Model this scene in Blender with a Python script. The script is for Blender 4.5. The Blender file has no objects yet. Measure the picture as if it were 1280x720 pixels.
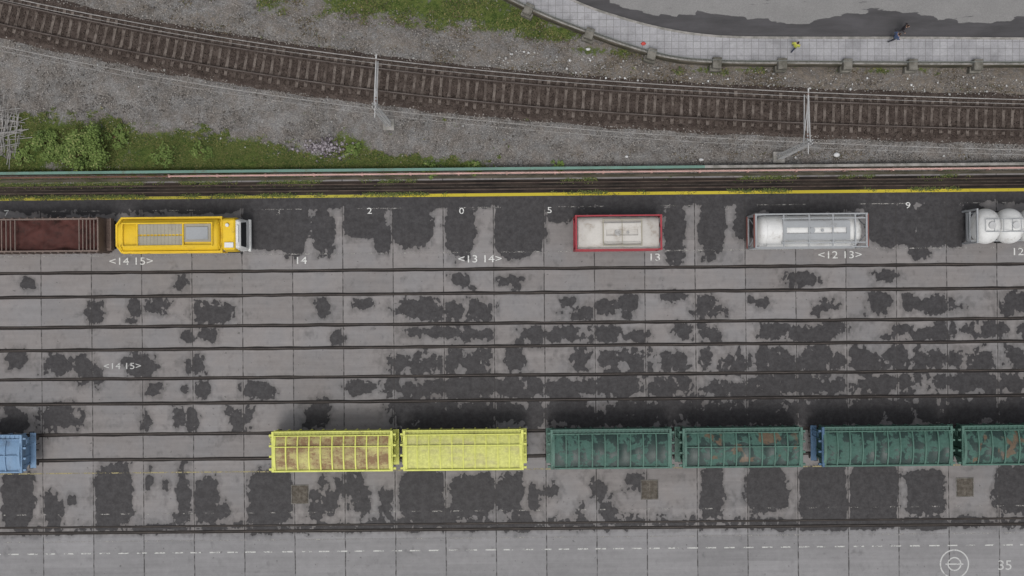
import bpy, math, random
import numpy as np
from mathutils import Vector, noise as mnoise
random.seed(7); rng=np.random.default_rng(7)
S=18.0; A=0.0095; CH=75.0
sc=bpy.context.scene
def P(px,py): return ((px-640)/S,(360-py)/S)
def YW(u,v):
    x=(u-640)/S; y=(360-v)/S
    return (x*math.cos(A)-y*math.sin(A), x*math.sin(A)+y*math.cos(A))
def PH(px,py,h):
    k=CH/(CH-h); return ((px-640)/S/k,(360-py)/S/k)
# ---------------------------------------------------------------- node helpers
class NT:
    def __init__(s,name):
        s.mat=bpy.data.materials.new(name); s.mat.use_nodes=True
        s.t=s.mat.node_tree; s.b=s.t.nodes['Principled BSDF']; s.out=s.t.nodes['Material Output']
    def put(s,sock,v):
        if isinstance(v,bpy.types.NodeSocket): s.t.links.new(v,sock)
        elif v is not None:
            if isinstance(v,(tuple,list)) and len(v)==3 and sock.type=='RGBA': v=(*v,1)
            sock.default_value=v
    def n(s,typ,props={},**inp):
        x=s.t.nodes.new(typ)
        for k,v in props.items(): setattr(x,k,v)
        for k,v in inp.items():
            s.put(x.inputs[int(k[1:])] if k[0]=='i' and k[1:].isdigit() else x.inputs[k.replace('_',' ')],v)
        return x
    def pos(s): return s.n('ShaderNodeNewGeometry').outputs['Position']
    def m(s,op,a,b=None,c=None,clamp=False):
        return s.n('ShaderNodeMath',{'operation':op,'use_clamp':clamp},i0=a,i1=b,i2=c).outputs[0]
    def noise(s,vec,scale,detail=4,rough=.55,dist=0):
        return s.n('ShaderNodeTexNoise',{},Vector=vec,Scale=scale,Detail=detail,Roughness=rough,Distortion=dist).outputs['Fac']
    def sm(s,v,a,b,lo=0.0,hi=1.0):
        return s.n('ShaderNodeMapRange',{'interpolation_type':'SMOOTHSTEP'},i0=v,i1=a,i2=b,i3=lo,i4=hi).outputs[0]
    def lin(s,v,a,b,lo,hi):
        return s.n('ShaderNodeMapRange',{},i0=v,i1=a,i2=b,i3=lo,i4=hi).outputs[0]
    def mix(s,f,a,b,mode='MIX'):
        x=s.n('ShaderNodeMix',{'data_type':'RGBA','blend_type':mode})
        s.put(x.inputs[0],f); s.put(x.inputs[6],a); s.put(x.inputs[7],b); return x.outputs[2]
    def scale(s,vec,sx,sy,sz,rot=0):
        return s.n('ShaderNodeMapping',{},Vector=vec,Rotation=(0,0,rot),Scale=(sx,sy,sz)).outputs[0]
    def mulv(s,col,f):
        x=s.n('ShaderNodeVectorMath',{'operation':'SCALE'}); s.put(x.inputs[0],col); s.put(x.inputs['Scale'],f); return x.outputs[0]
    def attr(s,name): return s.n('ShaderNodeAttribute',{'attribute_name':name}).outputs['Fac']
    def bump(s,h,st=.3,d=.02): s.put(s.b.inputs['Normal'],s.n('ShaderNodeBump',{},Strength=st,Distance=d,Height=h).outputs[0])
    def fin(s,col,rough=.9,metal=0,spec=.3):
        s.put(s.b.inputs['Base Color'],col); s.put(s.b.inputs['Roughness'],rough); s.b.inputs['Metallic'].default_value=metal
        s.b.inputs['Specular IOR Level'].default_value=spec
        return s.mat
def paint(name,col,dirt=(.06,.045,.035),amt=.5,rough=.55,scale=1.3,var=.15,metal=0):
    t=NT(name); p=t.pos()
    a=t.noise(p,scale,6,.65); b=t.noise(p,scale*6,5,.7); c=t.noise(p,.6,2)
    f=t.sm(t.m('ADD',t.m('MULTIPLY',a,.65),t.m('MULTIPLY',b,.35)),.62-amt*.2,.75-amt*.12,0,min(1,amt*1.3))
    cc=t.mulv(col,t.lin(t.m('ADD',t.m('MULTIPLY',b,.5),t.m('MULTIPLY',c,.5)),.3,.7,1-var,1+var))
    t.bump(b,.25,.01)
    return t.fin(t.mix(f,cc,dirt),t.lin(b,.3,.7,rough-.1,rough+.15),metal)
# ---------------------------------------------------------------- mesh helpers
def mk(name,v,f,mat,parent=None,bevel=0,smooth=False,mi=None):
    me=bpy.data.meshes.new(name); me.from_pydata([tuple(x) for x in v],[],[tuple(x) for x in f]); me.update()
    o=bpy.data.objects.new(name,me); sc.collection.objects.link(o)
    for mm in (mat if isinstance(mat,list) else [mat]): me.materials.append(mm)
    if parent: o.parent=parent
    if bevel:
        b=o.modifiers.new('b','BEVEL'); b.width=bevel; b.segments=1; b.limit_method='ANGLE'
    if smooth: me.polygons.foreach_set('use_smooth',[True]*len(f))
    return o
def fastmesh(name,V,F,mat,n):
    me=bpy.data.meshes.new(name); V=np.asarray(V,dtype=np.float32); F=np.asarray(F,dtype=np.int32)
    me.vertices.add(len(V)); me.vertices.foreach_set('co',V.ravel())
    me.loops.add(F.size); me.loops.foreach_set('vertex_index',F.ravel())
    me.polygons.add(len(F)); me.polygons.foreach_set('loop_start',np.arange(len(F),dtype=np.int32)*n)
    me.update(calc_edges=True)
    me.materials.append(mat)
    o=bpy.data.objects.new(name,me); sc.collection.objects.link(o); return o
def addattr(o,name,vals):
    a=o.data.attributes.new(name,'FLOAT','POINT'); a.data.foreach_set('value',np.asarray(vals,dtype=np.float32).ravel())
class G:
    def __init__(s): s.v=[]; s.f=[]
    def add(s,v,f):
        n=len(s.v); s.v+= [tuple(q) for q in v]; s.f+=[tuple(i+n for i in q) for q in f]; return s
    def box(s,x0,x1,y0,y1,z0,z1):
        return s.add([(x0,y0,z0),(x1,y0,z0),(x1,y1,z0),(x0,y1,z0),(x0,y0,z1),(x1,y0,z1),(x1,y1,z1),(x0,y1,z1)],
          [(0,3,2,1),(4,5,6,7),(0,1,5,4),(1,2,6,5),(2,3,7,6),(3,0,4,7)])
    def tube(s,p,q,r,seg=8,r2=None):
        p=Vector(p);q=Vector(q);d=(q-p).normalized(); r2=r if r2 is None else r2
        u=d.orthogonal().normalized(); w=d.cross(u)
        vs=[];n=seg
        for c,rr in((p,r),(q,r2)):
            for i in range(n):
                t=2*math.pi*i/n; vs.append(c+u*math.cos(t)*rr+w*math.sin(t)*rr)
        fs=[(i,(i+1)%n,n+(i+1)%n,n+i) for i in range(n)]+[tuple(range(n))[::-1],tuple(range(n,2*n))]
        return s.add(vs,fs)
    def lathe(s,prof,cy,cz,ry=1,rz=1,seg=28,p=1.0):
        vs=[];fs=[]
        se=lambda c:math.copysign(abs(c)**p,c)
        for x,r in prof:
            for i in range(seg):
                t=2*math.pi*i/seg; vs.append((x,cy+r*ry*se(math.cos(t)),cz+r*rz*se(math.sin(t))))
        for j in range(len(prof)-1):
            for i in range(seg):
                a=j*seg+i;b=j*seg+(i+1)%seg; fs.append((a,b,b+seg,a+seg))
        fs.append(tuple(range(seg))[::-1]); fs.append(tuple(range((len(prof)-1)*seg,len(prof)*seg)))
        return s.add(vs,fs)
    def prism(s,prof,x0,x1):
        n=len(prof); vs=[(x0,y,z) for y,z in prof]+[(x1,y,z) for y,z in prof]
        return s.add(vs,[(i,(i+1)%n,n+(i+1)%n,n+i) for i in range(n)]+[tuple(range(n))[::-1],tuple(range(n,2*n))])
    def mk(s,name,mat,parent=None,bevel=0,smooth=False): return mk(name,s.v,s.f,mat,parent,bevel,smooth)
def empty(name,x=0,y=0,z=0,rot=0):
    o=bpy.data.objects.new(name,None); sc.collection.objects.link(o); o.location=(x,y,z); o.rotation_euler=(0,0,rot); o.empty_display_size=.3; return o
def smooth_poly(pts,n):
    pts=np.array(pts,float); T=np.linspace(0,len(pts)-1,n); out=[]
    for q in T:
        i=min(int(q),len(pts)-2); f=q-i
        p0=pts[max(i-1,0)];p1=pts[i];p2=pts[i+1];p3=pts[min(i+2,len(pts)-1)]
        out.append(.5*((2*p1)+(-p0+p2)*f+(2*p0-5*p1+4*p2-p3)*f*f+(-p0+3*p1-3*p2+p3)*f**3))
    return np.array(out)
def grid(name,xs,ys,tf,z,mat):
    X,Yv=np.meshgrid(xs,ys); W=tf(X,Yv); Z=z(X,Yv) if callable(z) else np.full(X.shape,z)
    V=np.stack([W[0],W[1],Z],-1).reshape(-1,3); nx=len(xs);ny=len(ys)
    i=np.arange(ny-1)[:,None]*nx+np.arange(nx-1)[None,:]
    F=np.stack([i+nx,i+nx+1,i+1,i],-1).reshape(-1,4)
    o=fastmesh(name,V,F,mat,4); o.data.polygons.foreach_set('use_smooth',[True]*len(F)); return o,X,Yv
# ---------------------------------------------------------------- ground materials
def yard_mat():
    t=NT('stained_concrete'); p=t.pos(); q=t.scale(p,1,1,1,-A)
    sp=t.n('ShaderNodeSeparateXYZ',{},Vector=q); ux,vy=sp.outputs[0],sp.outputs[1]
    wob=t.noise(p,.8,3); wob=t.m('MULTIPLY',t.m('SUBTRACT',wob,.5),.08)
    uu=t.m('DIVIDE',t.m('ADD',t.m('ADD',ux,wob),22.22+349.4),3.494)
    vv=t.m('DIVIDE',t.m('ADD',vy,186-1.33),1.86)
    fr=t.m('FRACT',uu); d=t.m('MULTIPLY',t.m('MINIMUM',fr,t.m('SUBTRACT',1,fr)),3.494)
    n1=t.noise(p,.35,4); n2=t.noise(p,2.2,7,.68); n3=t.noise(p,14,5,.7); n4=t.noise(p,5,6,.7)
    st=t.noise(t.scale(q,.10,2.4,1),1.2,6,.65)
    cell=t.n('ShaderNodeCombineXYZ',{},X=t.m('FLOOR',uu),Y=t.m('FLOOR',vv))
    wn=t.n('ShaderNodeTexWhiteNoise',{'noise_dimensions':'2D'},Vector=cell.outputs[0]).outputs['Value']
    val=t.m('ADD',.36,t.m('MULTIPLY',n1,.3)); val=t.m('ADD',val,t.m('MULTIPLY',n2,.4)); val=t.m('ADD',val,t.m('MULTIPLY',n3,.25))
    val=t.m('ADD',val,t.m('MULTIPLY',st,.45)); val=t.m('ADD',val,t.m('MULTIPLY',wn,.17)); val=t.m('SUBTRACT',val,.13)
    col=t.mix(t.sm(n1,.35,.7),(.200,.186,.181),(.176,.170,.171))
    road=t.attr('road'); col=t.mix(road,col,(.20,.196,.199))
    col=t.mulv(col,val)
    rs=t.sm(t.noise(p,.9,6,.7),.6,.78,0,.28); col=t.mix(rs,col,(.10,.075,.06))
    sp_=t.sm(t.noise(p,3.4,3,.5),.68,.73,0,.5); col=t.mix(sp_,col,(.05,.045,.042))
    jw=t.m('ADD',.016,t.m('MULTIPLY',t.noise(p,1.4,3),.045))
    jf=t.m('MULTIPLY',t.m('LESS_THAN',d,jw),t.sm(t.noise(p,2.5,3),.35,.6,.3,.85))
    w=t.attr('wet')
    nn=t.m('ADD',t.m('MULTIPLY',t.noise(p,.8,3,.5,.5),.75),t.m('MULTIPLY',t.noise(t.scale(q,1.2,.9,1),2.3,2.5,.5,.3),.6))
    nn=t.m('SUBTRACT',nn,.675)
    edge=t.m('MULTIPLY',t.m('LESS_THAN',d,.12),-.13)
    ww=t.m('ADD',t.m('ADD',w,t.m('MULTIPLY',nn,1.45)),edge)
    wet=t.sm(ww,.475,.525); damp=t.sm(ww,.1,.5,0,.30)
    col=t.mulv(col,t.m('SUBTRACT',1,damp))
    wc=t.mulv(t.mix(t.sm(n2,.35,.65),(.020,.0185,.020),(.036,.034,.036)),t.lin(n3,.3,.7,.85,1.2))
    col=t.mix(t.m('MULTIPLY',wet,t.lin(n4,.35,.7,.98,.82)),col,wc)
    col=t.mix(jf,col,(.035,.032,.031))
    t.bump(t.m('ADD',n3,n2),.25,.01)
    return t.fin(col,t.m('SUBTRACT',.9,t.m('MULTIPLY',wet,.3)),0,.22)
M_yard=yard_mat()
def terrain_mat():
    t=NT('gravel_soil_grass'); p=t.pos()
    g=t.attr('grass'); s=t.attr('soil')
    v1=t.n('ShaderNodeTexVoronoi',{},Vector=p,Scale=13); v2=t.noise(p,24,5,.8); n1=t.noise(p,.5,5,.6); n2=t.noise(p,3.5,6,.7); n0=t.noise(p,.9,6,.7)
    sv=t.n('ShaderNodeSeparateColor',{},Color=v1.outputs['Color']).outputs[0]
    val=t.m('ADD',.40,t.m('MULTIPLY',sv,.55)); val=t.m('ADD',val,t.m('MULTIPLY',t.sm(v2,.3,.7),.55)); val=t.m('ADD',val,t.m('MULTIPLY',t.sm(n1,.3,.7),.25))
    val=t.m('MULTIPLY',val,t.sm(v1.outputs['Distance'],.5,.1,.65,1.05))
    col=t.mulv(t.mix(t.sm(n0,.35,.65),(.195,.176,.16),(.235,.228,.222)),val)
    sc2=t.mulv(t.mix(t.sm(n2,.35,.65),(.080,.060,.044),(.18,.155,.128)),t.lin(v2,.3,.7,.55,1.45))
    col=t.mix(t.sm(t.m('ADD',s,t.m('MULTIPLY',t.m('SUBTRACT',n2,.5),1.3)),.4,.85),col,sc2)
    gr=t.mulv(t.mix(t.sm(n2,.35,.65),(.035,.06,.014),(.10,.125,.035)),t.lin(v2,.3,.7,.5,1.45))
    col=t.mix(t.sm(t.m('ADD',g,t.m('MULTIPLY',t.m('SUBTRACT',n2,.5),1.5)),.4,.65),col,gr)
    t.bump(t.m('ADD',v1.outputs['Distance'],v2),.8,.05)
    return t.fin(col,.95,0,.1)
M_ter=terrain_mat()
def simple(name,c1,c2,sc_=3,rough=.9,fine=20,bump=.3,stretch=(1,1,1),spec=.25):
    t=NT(name); p=t.scale(t.pos(),*stretch); a=t.noise(p,sc_,6,.65); b=t.noise(t.pos(),fine,4,.7)
    t.bump(b,bump,.01)
    return t.fin(t.mulv(t.mix(t.sm(a,.35,.65),c1,c2),t.lin(b,.3,.7,.75,1.25)),rough,0,spec)
M_ballast=simple('brown_ballast',(.036,.026,.022),(.072,.056,.048),2,fine=16,bump=.8)
M_sleeper=simple('sleeper_concrete',(.060,.046,.039),(.145,.122,.107),1.6)
M_rail=simple('rusty_rail',(.034,.024,.020),(.058,.044,.037),2,.6)
M_railtop=simple('worn_rail_head',(.07,.055,.048),(.13,.11,.10),.6,.45)
M_yrail=simple('yard_rail_steel',(.03,.024,.022),(.062,.05,.044),.8,.5)
M_dark=simple('dark_groove_filler',(.014,.012,.011),(.036,.031,.028),1.6,.85,stretch=(.4,2,1))
M_black=simple('black_gap',(.008,.007,.007),(.014,.012,.012))
M_conc=simple('weathered_concrete',(.16,.155,.14),(.28,.265,.25),1.5)
M_mossc=simple('mossy_concrete',(.045,.042,.028),(.095,.082,.064),1.2,stretch=(.5,2,1))
M_steel=paint('galvanised_steel',(.42,.42,.42),(.16,.13,.1),.5)
M_dsteel=paint('dark_steel',(.035,.033,.032),(.07,.045,.03),.5)
M_rust=paint('rusty_steel',(.13,.065,.045),(.05,.03,.025),.7)
M_rubber=simple('tyre_rubber',(.012,.012,.012),(.025,.024,.023))
M_glass=simple('dark_window_glass',(.01,.012,.014),(.016,.018,.02),1,.12,spec=.6)
def worn(name,col,thr=.5,sc_=2.5):
    t=NT(name); p=t.pos(); a=t.noise(p,sc_,6,.7); b=t.noise(p,12,4,.7)
    f=t.sm(t.m('ADD',t.m('MULTIPLY',a,.6),t.m('MULTIPLY',b,.4)),thr-.04,thr+.06)
    t.fin(col,.8)
    tr=t.n('ShaderNodeBsdfTransparent'); mx=t.n('ShaderNodeMixShader'); t.put(mx.inputs[0],f)
    t.t.links.new(t.b.outputs[0],mx.inputs[1]); t.t.links.new(tr.outputs[0],mx.inputs[2]); t.t.links.new(mx.outputs[0],t.out.inputs[0])
    return t.mat
M_white=worn('worn_white_paint',(.45,.45,.43),.52)
M_faint=worn('faded_white_paint',(.27,.26,.245),.46)
M_yel=worn('worn_yellow_paint',(.42,.34,.03),.58,.8)
M_yelf=worn('faded_yellow_paint',(.27,.235,.13),.5,1.5)
M_txt=worn('number_paint',(.56,.56,.54),.56,5)
M_sym=worn('road_symbol_paint',(.42,.42,.41),.57,4)
# ---------------------------------------------------------------- ground sheet
g=G(); g.add([(-3000,-3000,-.25),(3000,-3000,-.25),(3000,3000,-.25),(-3000,3000,-.25)],[(0,1,2,3)])
g.mk('ground',simple('distant_ground',(.1,.1,.085),(.17,.16,.14),.02,fine=2))
xs=np.concatenate([np.arange(-1500,-60,90),np.arange(-60,1341,3),np.arange(1380,2800,90)])
vs=np.concatenate([np.arange(219,741,3),np.arange(770,1700,70)])
def ytf(X,Y):
    x=(X-640)/S;y=(360-Y)/S; return x*math.cos(A)-y*math.sin(A),x*math.sin(A)+y*math.cos(A)
yard,X,Yv=grid('concrete_yard',xs,vs,ytf,0.0,M_yard)
wet=np.zeros(X.shape)
def blob(cx,cy,rx,ry,p=2.0,s=1.0):
    cv=cy+A*(cx-640)
    a,b=np.searchsorted(xs,[cx-2.1*rx,cx+2.1*rx]); c,d_=np.searchsorted(vs,[cv-2.1*ry,cv+2.1*ry])
    if a>=b or c>=d_: return
    XX=X[c:d_,a:b];YY=Yv[c:d_,a:b]
    d=(np.abs((XX-cx)/rx)**p+np.abs((YY-cv)/ry)**p)**(1/p)
    # steeper rim for large rectangular stains
    f=np.clip(1-.5*d,0,1) if p<3 else np.clip(.5+(1-d)*1.5*min(rx,ry)/20,0,1.0)
    wet[c:d_,a:b]=np.maximum(wet[c:d_,a:b],s*f)
for c in [(345,280,44,34),(405,290,15,28),(455,275,28,24),(515,280,26,32),(478,298,12,18),(575,285,20,36),(645,288,28,36),(672,275,12,34),(845,288,13,38),(890,285,17,36),(930,275,13,26),
          (1115,275,32,34),(1178,280,34,30),(1150,305,15,18),(700,265,18,16),(1010,256,70,12),(780,260,60,12),(250,258,60,9),(370,300,14,22),(120,262,60,8),(1225,275,15,20)]:
    blob(*c,p=3,s=.95)
blob(640,247,900,13,p=6,s=.95)
for c in [(20,625,20,34),(60,635,11,18),(140,622,23,42),(227,620,8,32),(255,625,15,28),(335,622,29,36),(525,620,28,34),(590,620,28,26),(888,615,15,34),(955,612,27,30),
          (1028,618,33,38),(1090,616,33,38),(1155,615,25,28),(1262,612,22,30),(640,618,12,26)]:
    blob(*c,p=4,s=.92)
for i in range(34): blob(random.uniform(375,800),random.uniform(600,650),random.uniform(4,12),random.uniform(8,20),s=.9)
for i in range(12): blob(random.uniform(20,320),random.uniform(600,650),random.uniform(4,9),random.uniform(6,14),s=.8)
blob(640,657,800,9,p=2.9,s=.62); blob(1100,655,160,9,p=2.9,s=.9); blob(540,655,120,8,p=2.9,s=.85); blob(200,660,160,6,p=2.9,s=.75)
for c in [(118,390,9,20),(198,382,13,11),(268,392,26,14),(403,385,9,12),(525,385,24,15),(567,388,13,12),(602,388,16,15),(845,370,16,7),(1098,380,13,15),(1170,382,28,11),(1265,380,14,13),
          (262,418,10,10),(75,455,21,14),(20,450,14,11),(118,470,8,12),(75,522,26,15),(15,525,18,18),(330,490,12,10),(222,520,9,12),(35,355,8,8),(225,355,10,9),(455,378,12,7),(180,525,8,12),(390,522,14,14),
          (1000,350,22,8),(640,350,16,6),(710,415,14,9),(850,412,12,9),(750,418,22,10),(960,415,14,10),(1035,412,12,10),(1080,450,24,14)]:
    blob(*c,s=1.0)
rows=[(351,7,.2),(386,11,.45),(418,9,.7),(452,14,.95),(485,12,1.0),(519,17,1.0)]
for y,ry,den in rows:
    x=random.uniform(0,40)
    while x<1300:
        dens=den*(0.22 if x<480 else .95)
        if random.random()<dens:
            rx=random.uniform(8,30)*(1 if x>480 else .65)
            yy=y-A*(x-640)
            blob(x,yy+random.uniform(-5,5),rx,ry*random.uniform(.7,1.3),p=2.2,s=random.uniform(.78,1.08))
            if random.random()<.6: blob(x+random.uniform(-26,26),yy+random.uniform(-10,10),rx*.5,ry*.5,s=.9)
        x+=random.uniform(24,44)
base=.04+.14*np.clip((X-430)/150,0,1)*np.clip((Yv-395)/60,0,1)*(Yv<575)
base+=.24*np.clip((X-480)/150,0,1)*np.clip(1-np.abs(Yv-517)/20,0,1)
base+=.14*np.clip((X-480)/150,0,1)*np.clip(1-np.abs(Yv-485)/16,0,1)
base+=.07*(Yv>588)*(Yv<660)+.10*(Yv<258)
base[Yv>664]=.0
wet=np.maximum(wet,0)+base*(1-np.minimum(wet,1))
wet[Yv<222]=0
wet[Yv>668]*=.5
addattr(yard,'wet',wet)
addattr(yard,'road',np.clip((Yv-662)/3,0,1))
# ---------------------------------------------------------------- terrain to the north
cp=np.array([(-400,-88),(-200,-33),(0,17),(140,45),(300,76),(470,101),(640,118),(800,130),(1000,140.5),(1280,150),(1600,156),(1900,158)])
pf=np.polyfit((cp[:,0]-640)/1000,cp[:,1],5)
def cy(x):
    x=np.asarray(x,float); xc=np.clip(x,-350,1850); b=np.polyval(pf,(xc-640)/1000)
    return b+np.where(x<-350,(x+350)*.27,0)
xs2=np.concatenate([np.arange(-1500,-60,60),np.arange(-60,1341,3),np.arange(1380,2800,60)])
ys2=np.concatenate([np.arange(-1500,-40,60),np.arange(-36,231,3)])
def sn(x,y,f,o=0): return np.sin(x*f+1.3*np.sin(y*f*1.7+o))*np.cos(y*f*1.2+np.sin(x*f*.8+o*2))
def tz(X,Y):
    d=np.abs(Y-cy(X)); m=np.clip((d-24)/20,0,1)*np.clip((213+A*(640-X)-Y)/12,0,1)
    r=rng.normal(0,.018,X.shape)
    return m*(.10*sn(X,Y,.05)+.06*sn(X,Y,.13,2)+r+.08)-.03-.03*(Y>214)
edge=lambda X,Y:((X-640)/S,(360-Y)/S)
ter,TX,TY=grid('gravel_embankment',xs2,ys2,edge,tz,M_ter)
gv=np.zeros(TX.shape)
def gb(X,Y,cx,cyy,rx,ry,s): return s*np.clip(1.25-((np.abs((X-cx)/rx))**2.5+(np.abs((Y-cyy)/ry))**2.5)**.4*.8,0,1)
GB=[(60,180,50,32,1),(120,186,70,34,1),(210,193,80,28,1),(285,197,70,23,1),(350,203,90,13,.9),(440,190,26,26,.75),(470,204,90,12,.8),(560,207,60,9,.75),(30,150,22,10,.7),(240,172,40,10,.6),
    (480,2,85,20,.9),(570,12,85,18,.95),(640,26,55,16,.95),(690,42,40,10,.9),(340,5,30,14,.55),(760,64,60,7,.6),(900,88,80,5,.5),(1120,88,90,5,.45),(540,28,70,12,.5),(420,10,30,10,.5),(20,207,60,10,.9)]
for q in GB: gv=np.maximum(gv,gb(TX,TY,*q))
gv=gv+.12*sn(TX,TY,.09,1)*(gv>.1)
d=TY-cy(TX)
soil=np.clip(1-np.abs(d+45)/30,0,1)*.4+.15*(d<-30)+.55*np.clip(1-np.abs(np.abs(d)-24)/10,0,1)
soil=np.maximum(soil,np.clip((TX-560)/200,0,1)*(d<-28)*.65)
soil=np.maximum(soil,np.clip((TX-230)/120,0,1)*(TX<720)*(d<-60)*.5)
soil=np.maximum(soil,.55*np.clip((TY-203)/8,0,1))
soil=np.maximum(soil,gv*.8)
addattr(ter,'grass',gv); addattr(ter,'soil',soil)
def gsample(x,y):
    o=np.zeros(np.shape(x))
    for q in GB: o=np.maximum(o,gb(x,y,*q))
    return o
# ---------------------------------------------------------------- grass
def tufts(name,pts,mat,smin,smax,hmax):
    n=len(pts)
    ang=rng.uniform(0,2*np.pi,n); s=rng.uniform(smin,smax,n); h=rng.uniform(.3,1,n)*hmax
    dx=np.cos(ang);dy=np.sin(ang); w=s*.22
    a=np.stack([pts[:,0]-dy*w,pts[:,1]+dx*w,pts[:,2]],-1); b=np.stack([pts[:,0]+dy*w,pts[:,1]-dx*w,pts[:,2]],-1)
    c=np.stack([pts[:,0]+dx*s,pts[:,1]+dy*s,pts[:,2]+h],-1)
    V=np.stack([a,b,c],1).reshape(-1,3); F=np.arange(3*n).reshape(-1,3)
    o=fastmesh(name,V,F,mat,3); addattr(o,'tint',np.repeat(rng.uniform(0,1,n),3)); return o
def leafmat(name,c1,c2,c3):
    t=NT(name); a=t.attr('tint'); n=t.noise(t.pos(),.8,4)
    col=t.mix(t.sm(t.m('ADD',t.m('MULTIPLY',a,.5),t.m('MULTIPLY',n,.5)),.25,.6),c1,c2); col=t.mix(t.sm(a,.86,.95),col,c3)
    return t.fin(col,.75,0,.2)
M_grass=leafmat('grass_blades',(.038,.066,.016),(.12,.145,.042),(.22,.19,.08))
M_leaf=leafmat('bush_leaves',(.038,.066,.018),(.12,.17,.045),(.22,.24,.09))
def toW(x,y,z): return np.stack([(x-640)/S,(360-y)/S,np.broadcast_to(z,x.shape)],-1)
x=np.concatenate([rng.uniform(-60,660,260000),rng.uniform(300,1280,160000)]); y=np.concatenate([rng.uniform(135,217,260000),rng.uniform(-30,95,160000)])
gg=gsample(x,y)+.3*sn(x,y,.12,3)+.2*sn(x,y,.31,1)
ok=(np.abs(y-cy(x))>=27)&(gg>.38+rng.random(len(x))*.45)&~((y<95)&(x>640)&(y<np.where(x<840,22+(x-690)*.36,84)))
tufts('grass',toW(x[ok],y[ok],.03)[rng.permutation(ok.sum())[:95000]],M_grass,.08,.20,.16)
n_=60000; x=rng.uniform(-40,1300,n_); v=np.choose(rng.integers(0,3,n_),[rng.normal(221,1.6,n_),rng.normal(226,1.8,n_),rng.normal(241.5,1.4,n_)])
ok=sn(x,v,.03,2)+.5*sn(x,v,.11,1)+rng.random(n_)*.5>np.where(x<560,.05,.85)
x=x[ok];v=v[ok]; wx_,wy_=ytf(x,v); p_=np.stack([wx_,wy_,np.full(x.shape,.015)],-1)[rng.permutation(len(x))[:15000]]
tufts('moss_and_weeds',p_,M_grass,.05,.13,.07)
n_=60000; x=rng.uniform(200,1280,n_); y=rng.uniform(-30,200,n_); dd=y-cy(x)
ok=((dd<-30)&(sn(x,y,.06,4)+.6*sn(x,y,.17,2)+rng.random(n_)*.8>.55)|(y>190)&(sn(x,y,.05,1)+rng.random(n_)>.8))&~((x>640)&(y<np.where(x<840,26+(x-690)*.36,86)))
tufts('dry_scrub',toW(x[ok],y[ok],.04)[:18000],leafmat('dry_stalks',(.05,.038,.024),(.14,.11,.07),(.06,.07,.03)),.06,.18,.12)
def bush(px,py,r,h,n):
    X_,Y_=P(px,py); e=empty('bush',X_,Y_,0)
    g=G(); tips=[]
    for i in range(11):
        a=i*2.4+random.random(); rr=r*random.uniform(.3,.95); t=(rr*math.cos(a),rr*math.sin(a),h*random.uniform(.4,.95)); m=(t[0]*.4,t[1]*.4,t[2]*.5)
        g.tube((0,0,-.05),m,.035*r,6,.022*r); g.tube(m,t,.022*r,6,.008*r); tips.append(t)
    g.mk('branches',M_rust,e)
    tips.append((0,0,h*.8)); C=np.array(tips)
    idx=rng.integers(0,len(C),n); p=C[idx]+rng.normal(0,1,(n,3))*np.array([r*.17,r*.17,h*.16]); p[:,2]=np.maximum(p[:,2],.03)
    a=rng.uniform(0,2*np.pi,n); s=rng.uniform(.035,.10,n)
    U=np.stack([np.cos(a),np.sin(a),rng.uniform(-.6,.6,n)],-1)*s[:,None]; W=np.stack([-np.sin(a),np.cos(a),rng.uniform(-.6,.6,n)],-1)*(s*.55)[:,None]
    V=np.stack([p-U,p+W,p+U,p-W],1).reshape(-1,3); o=fastmesh('leaves',V,np.arange(4*n).reshape(-1,4),M_leaf,4)
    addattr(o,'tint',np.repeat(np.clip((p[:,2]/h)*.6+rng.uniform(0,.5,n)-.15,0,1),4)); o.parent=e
bush(114,190,1.5,1.5,3600); bush(58,180,1.0,.9,1200); bush(75,192,.7,.7,600); bush(538,213,.55,.5,260); bush(592,211,.5,.5,220); bush(697,208,.45,.5,200)
bush(205,195,.8,.5,420); bush(440,188,.6,.5,260); bush(150,172,.8,.5,420); bush(255,190,.7,.4,300); bush(30,195,.7,.5,350)
# ---------------------------------------------------------------- stones and litter
def stones(name,p,smin,smax,mat,pw=3):
    n=len(p); s=smin+(smax-smin)*rng.random(n)**pw
    base=np.array([(1,0,0),(0,1,0),(-1,0,0),(0,-1,0),(0,0,.8),(0,0,-.5)],float)
    V=p[:,None,:]+base[None]*s[:,None,None]*rng.uniform(.6,1.3,(n,6,1))
    ca=rng.uniform(0,6.28,n); q=V-p[:,None,:]; x=q[...,0]*np.cos(ca)[:,None]-q[...,1]*np.sin(ca)[:,None]; y=q[...,0]*np.sin(ca)[:,None]+q[...,1]*np.cos(ca)[:,None]
    V=np.stack([x+p[:,None,0],y+p[:,None,1],V[...,2]],-1).reshape(-1,3)
    f=np.array([(0,1,4),(1,2,4),(2,3,4),(3,0,4),(1,0,5),(2,1,5),(3,2,5),(0,3,5)])
    F=(f[None]+6*np.arange(n)[:,None,None]).reshape(-1,3); o=fastmesh(name,V,F,mat,3); addattr(o,'tint',np.repeat(rng.random(n),6)); return o
def stonemat(name,c1,c2):
    t=NT(name); return t.fin(t.mix(t.attr('tint'),c1,c2),.9)
n_=75000; x=rng.uniform(-60,1340,n_); y=rng.uniform(-30,211,n_)
ok=(np.abs(y-cy(x))>25)&~((x>600)&(y<np.where(x<840,26+(x-690)*.36,86)))&(rng.random(n_)>np.minimum(.95,gsample(x,y)*1.1))
stones('gravel',toW(x[ok],y[ok],.06)+rng.uniform(-.03,.04,(ok.sum(),3))*np.array([0,0,1]),.02,.075,stonemat('loose_stone',(.07,.06,.052),(.36,.335,.31)),2.2)
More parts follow.
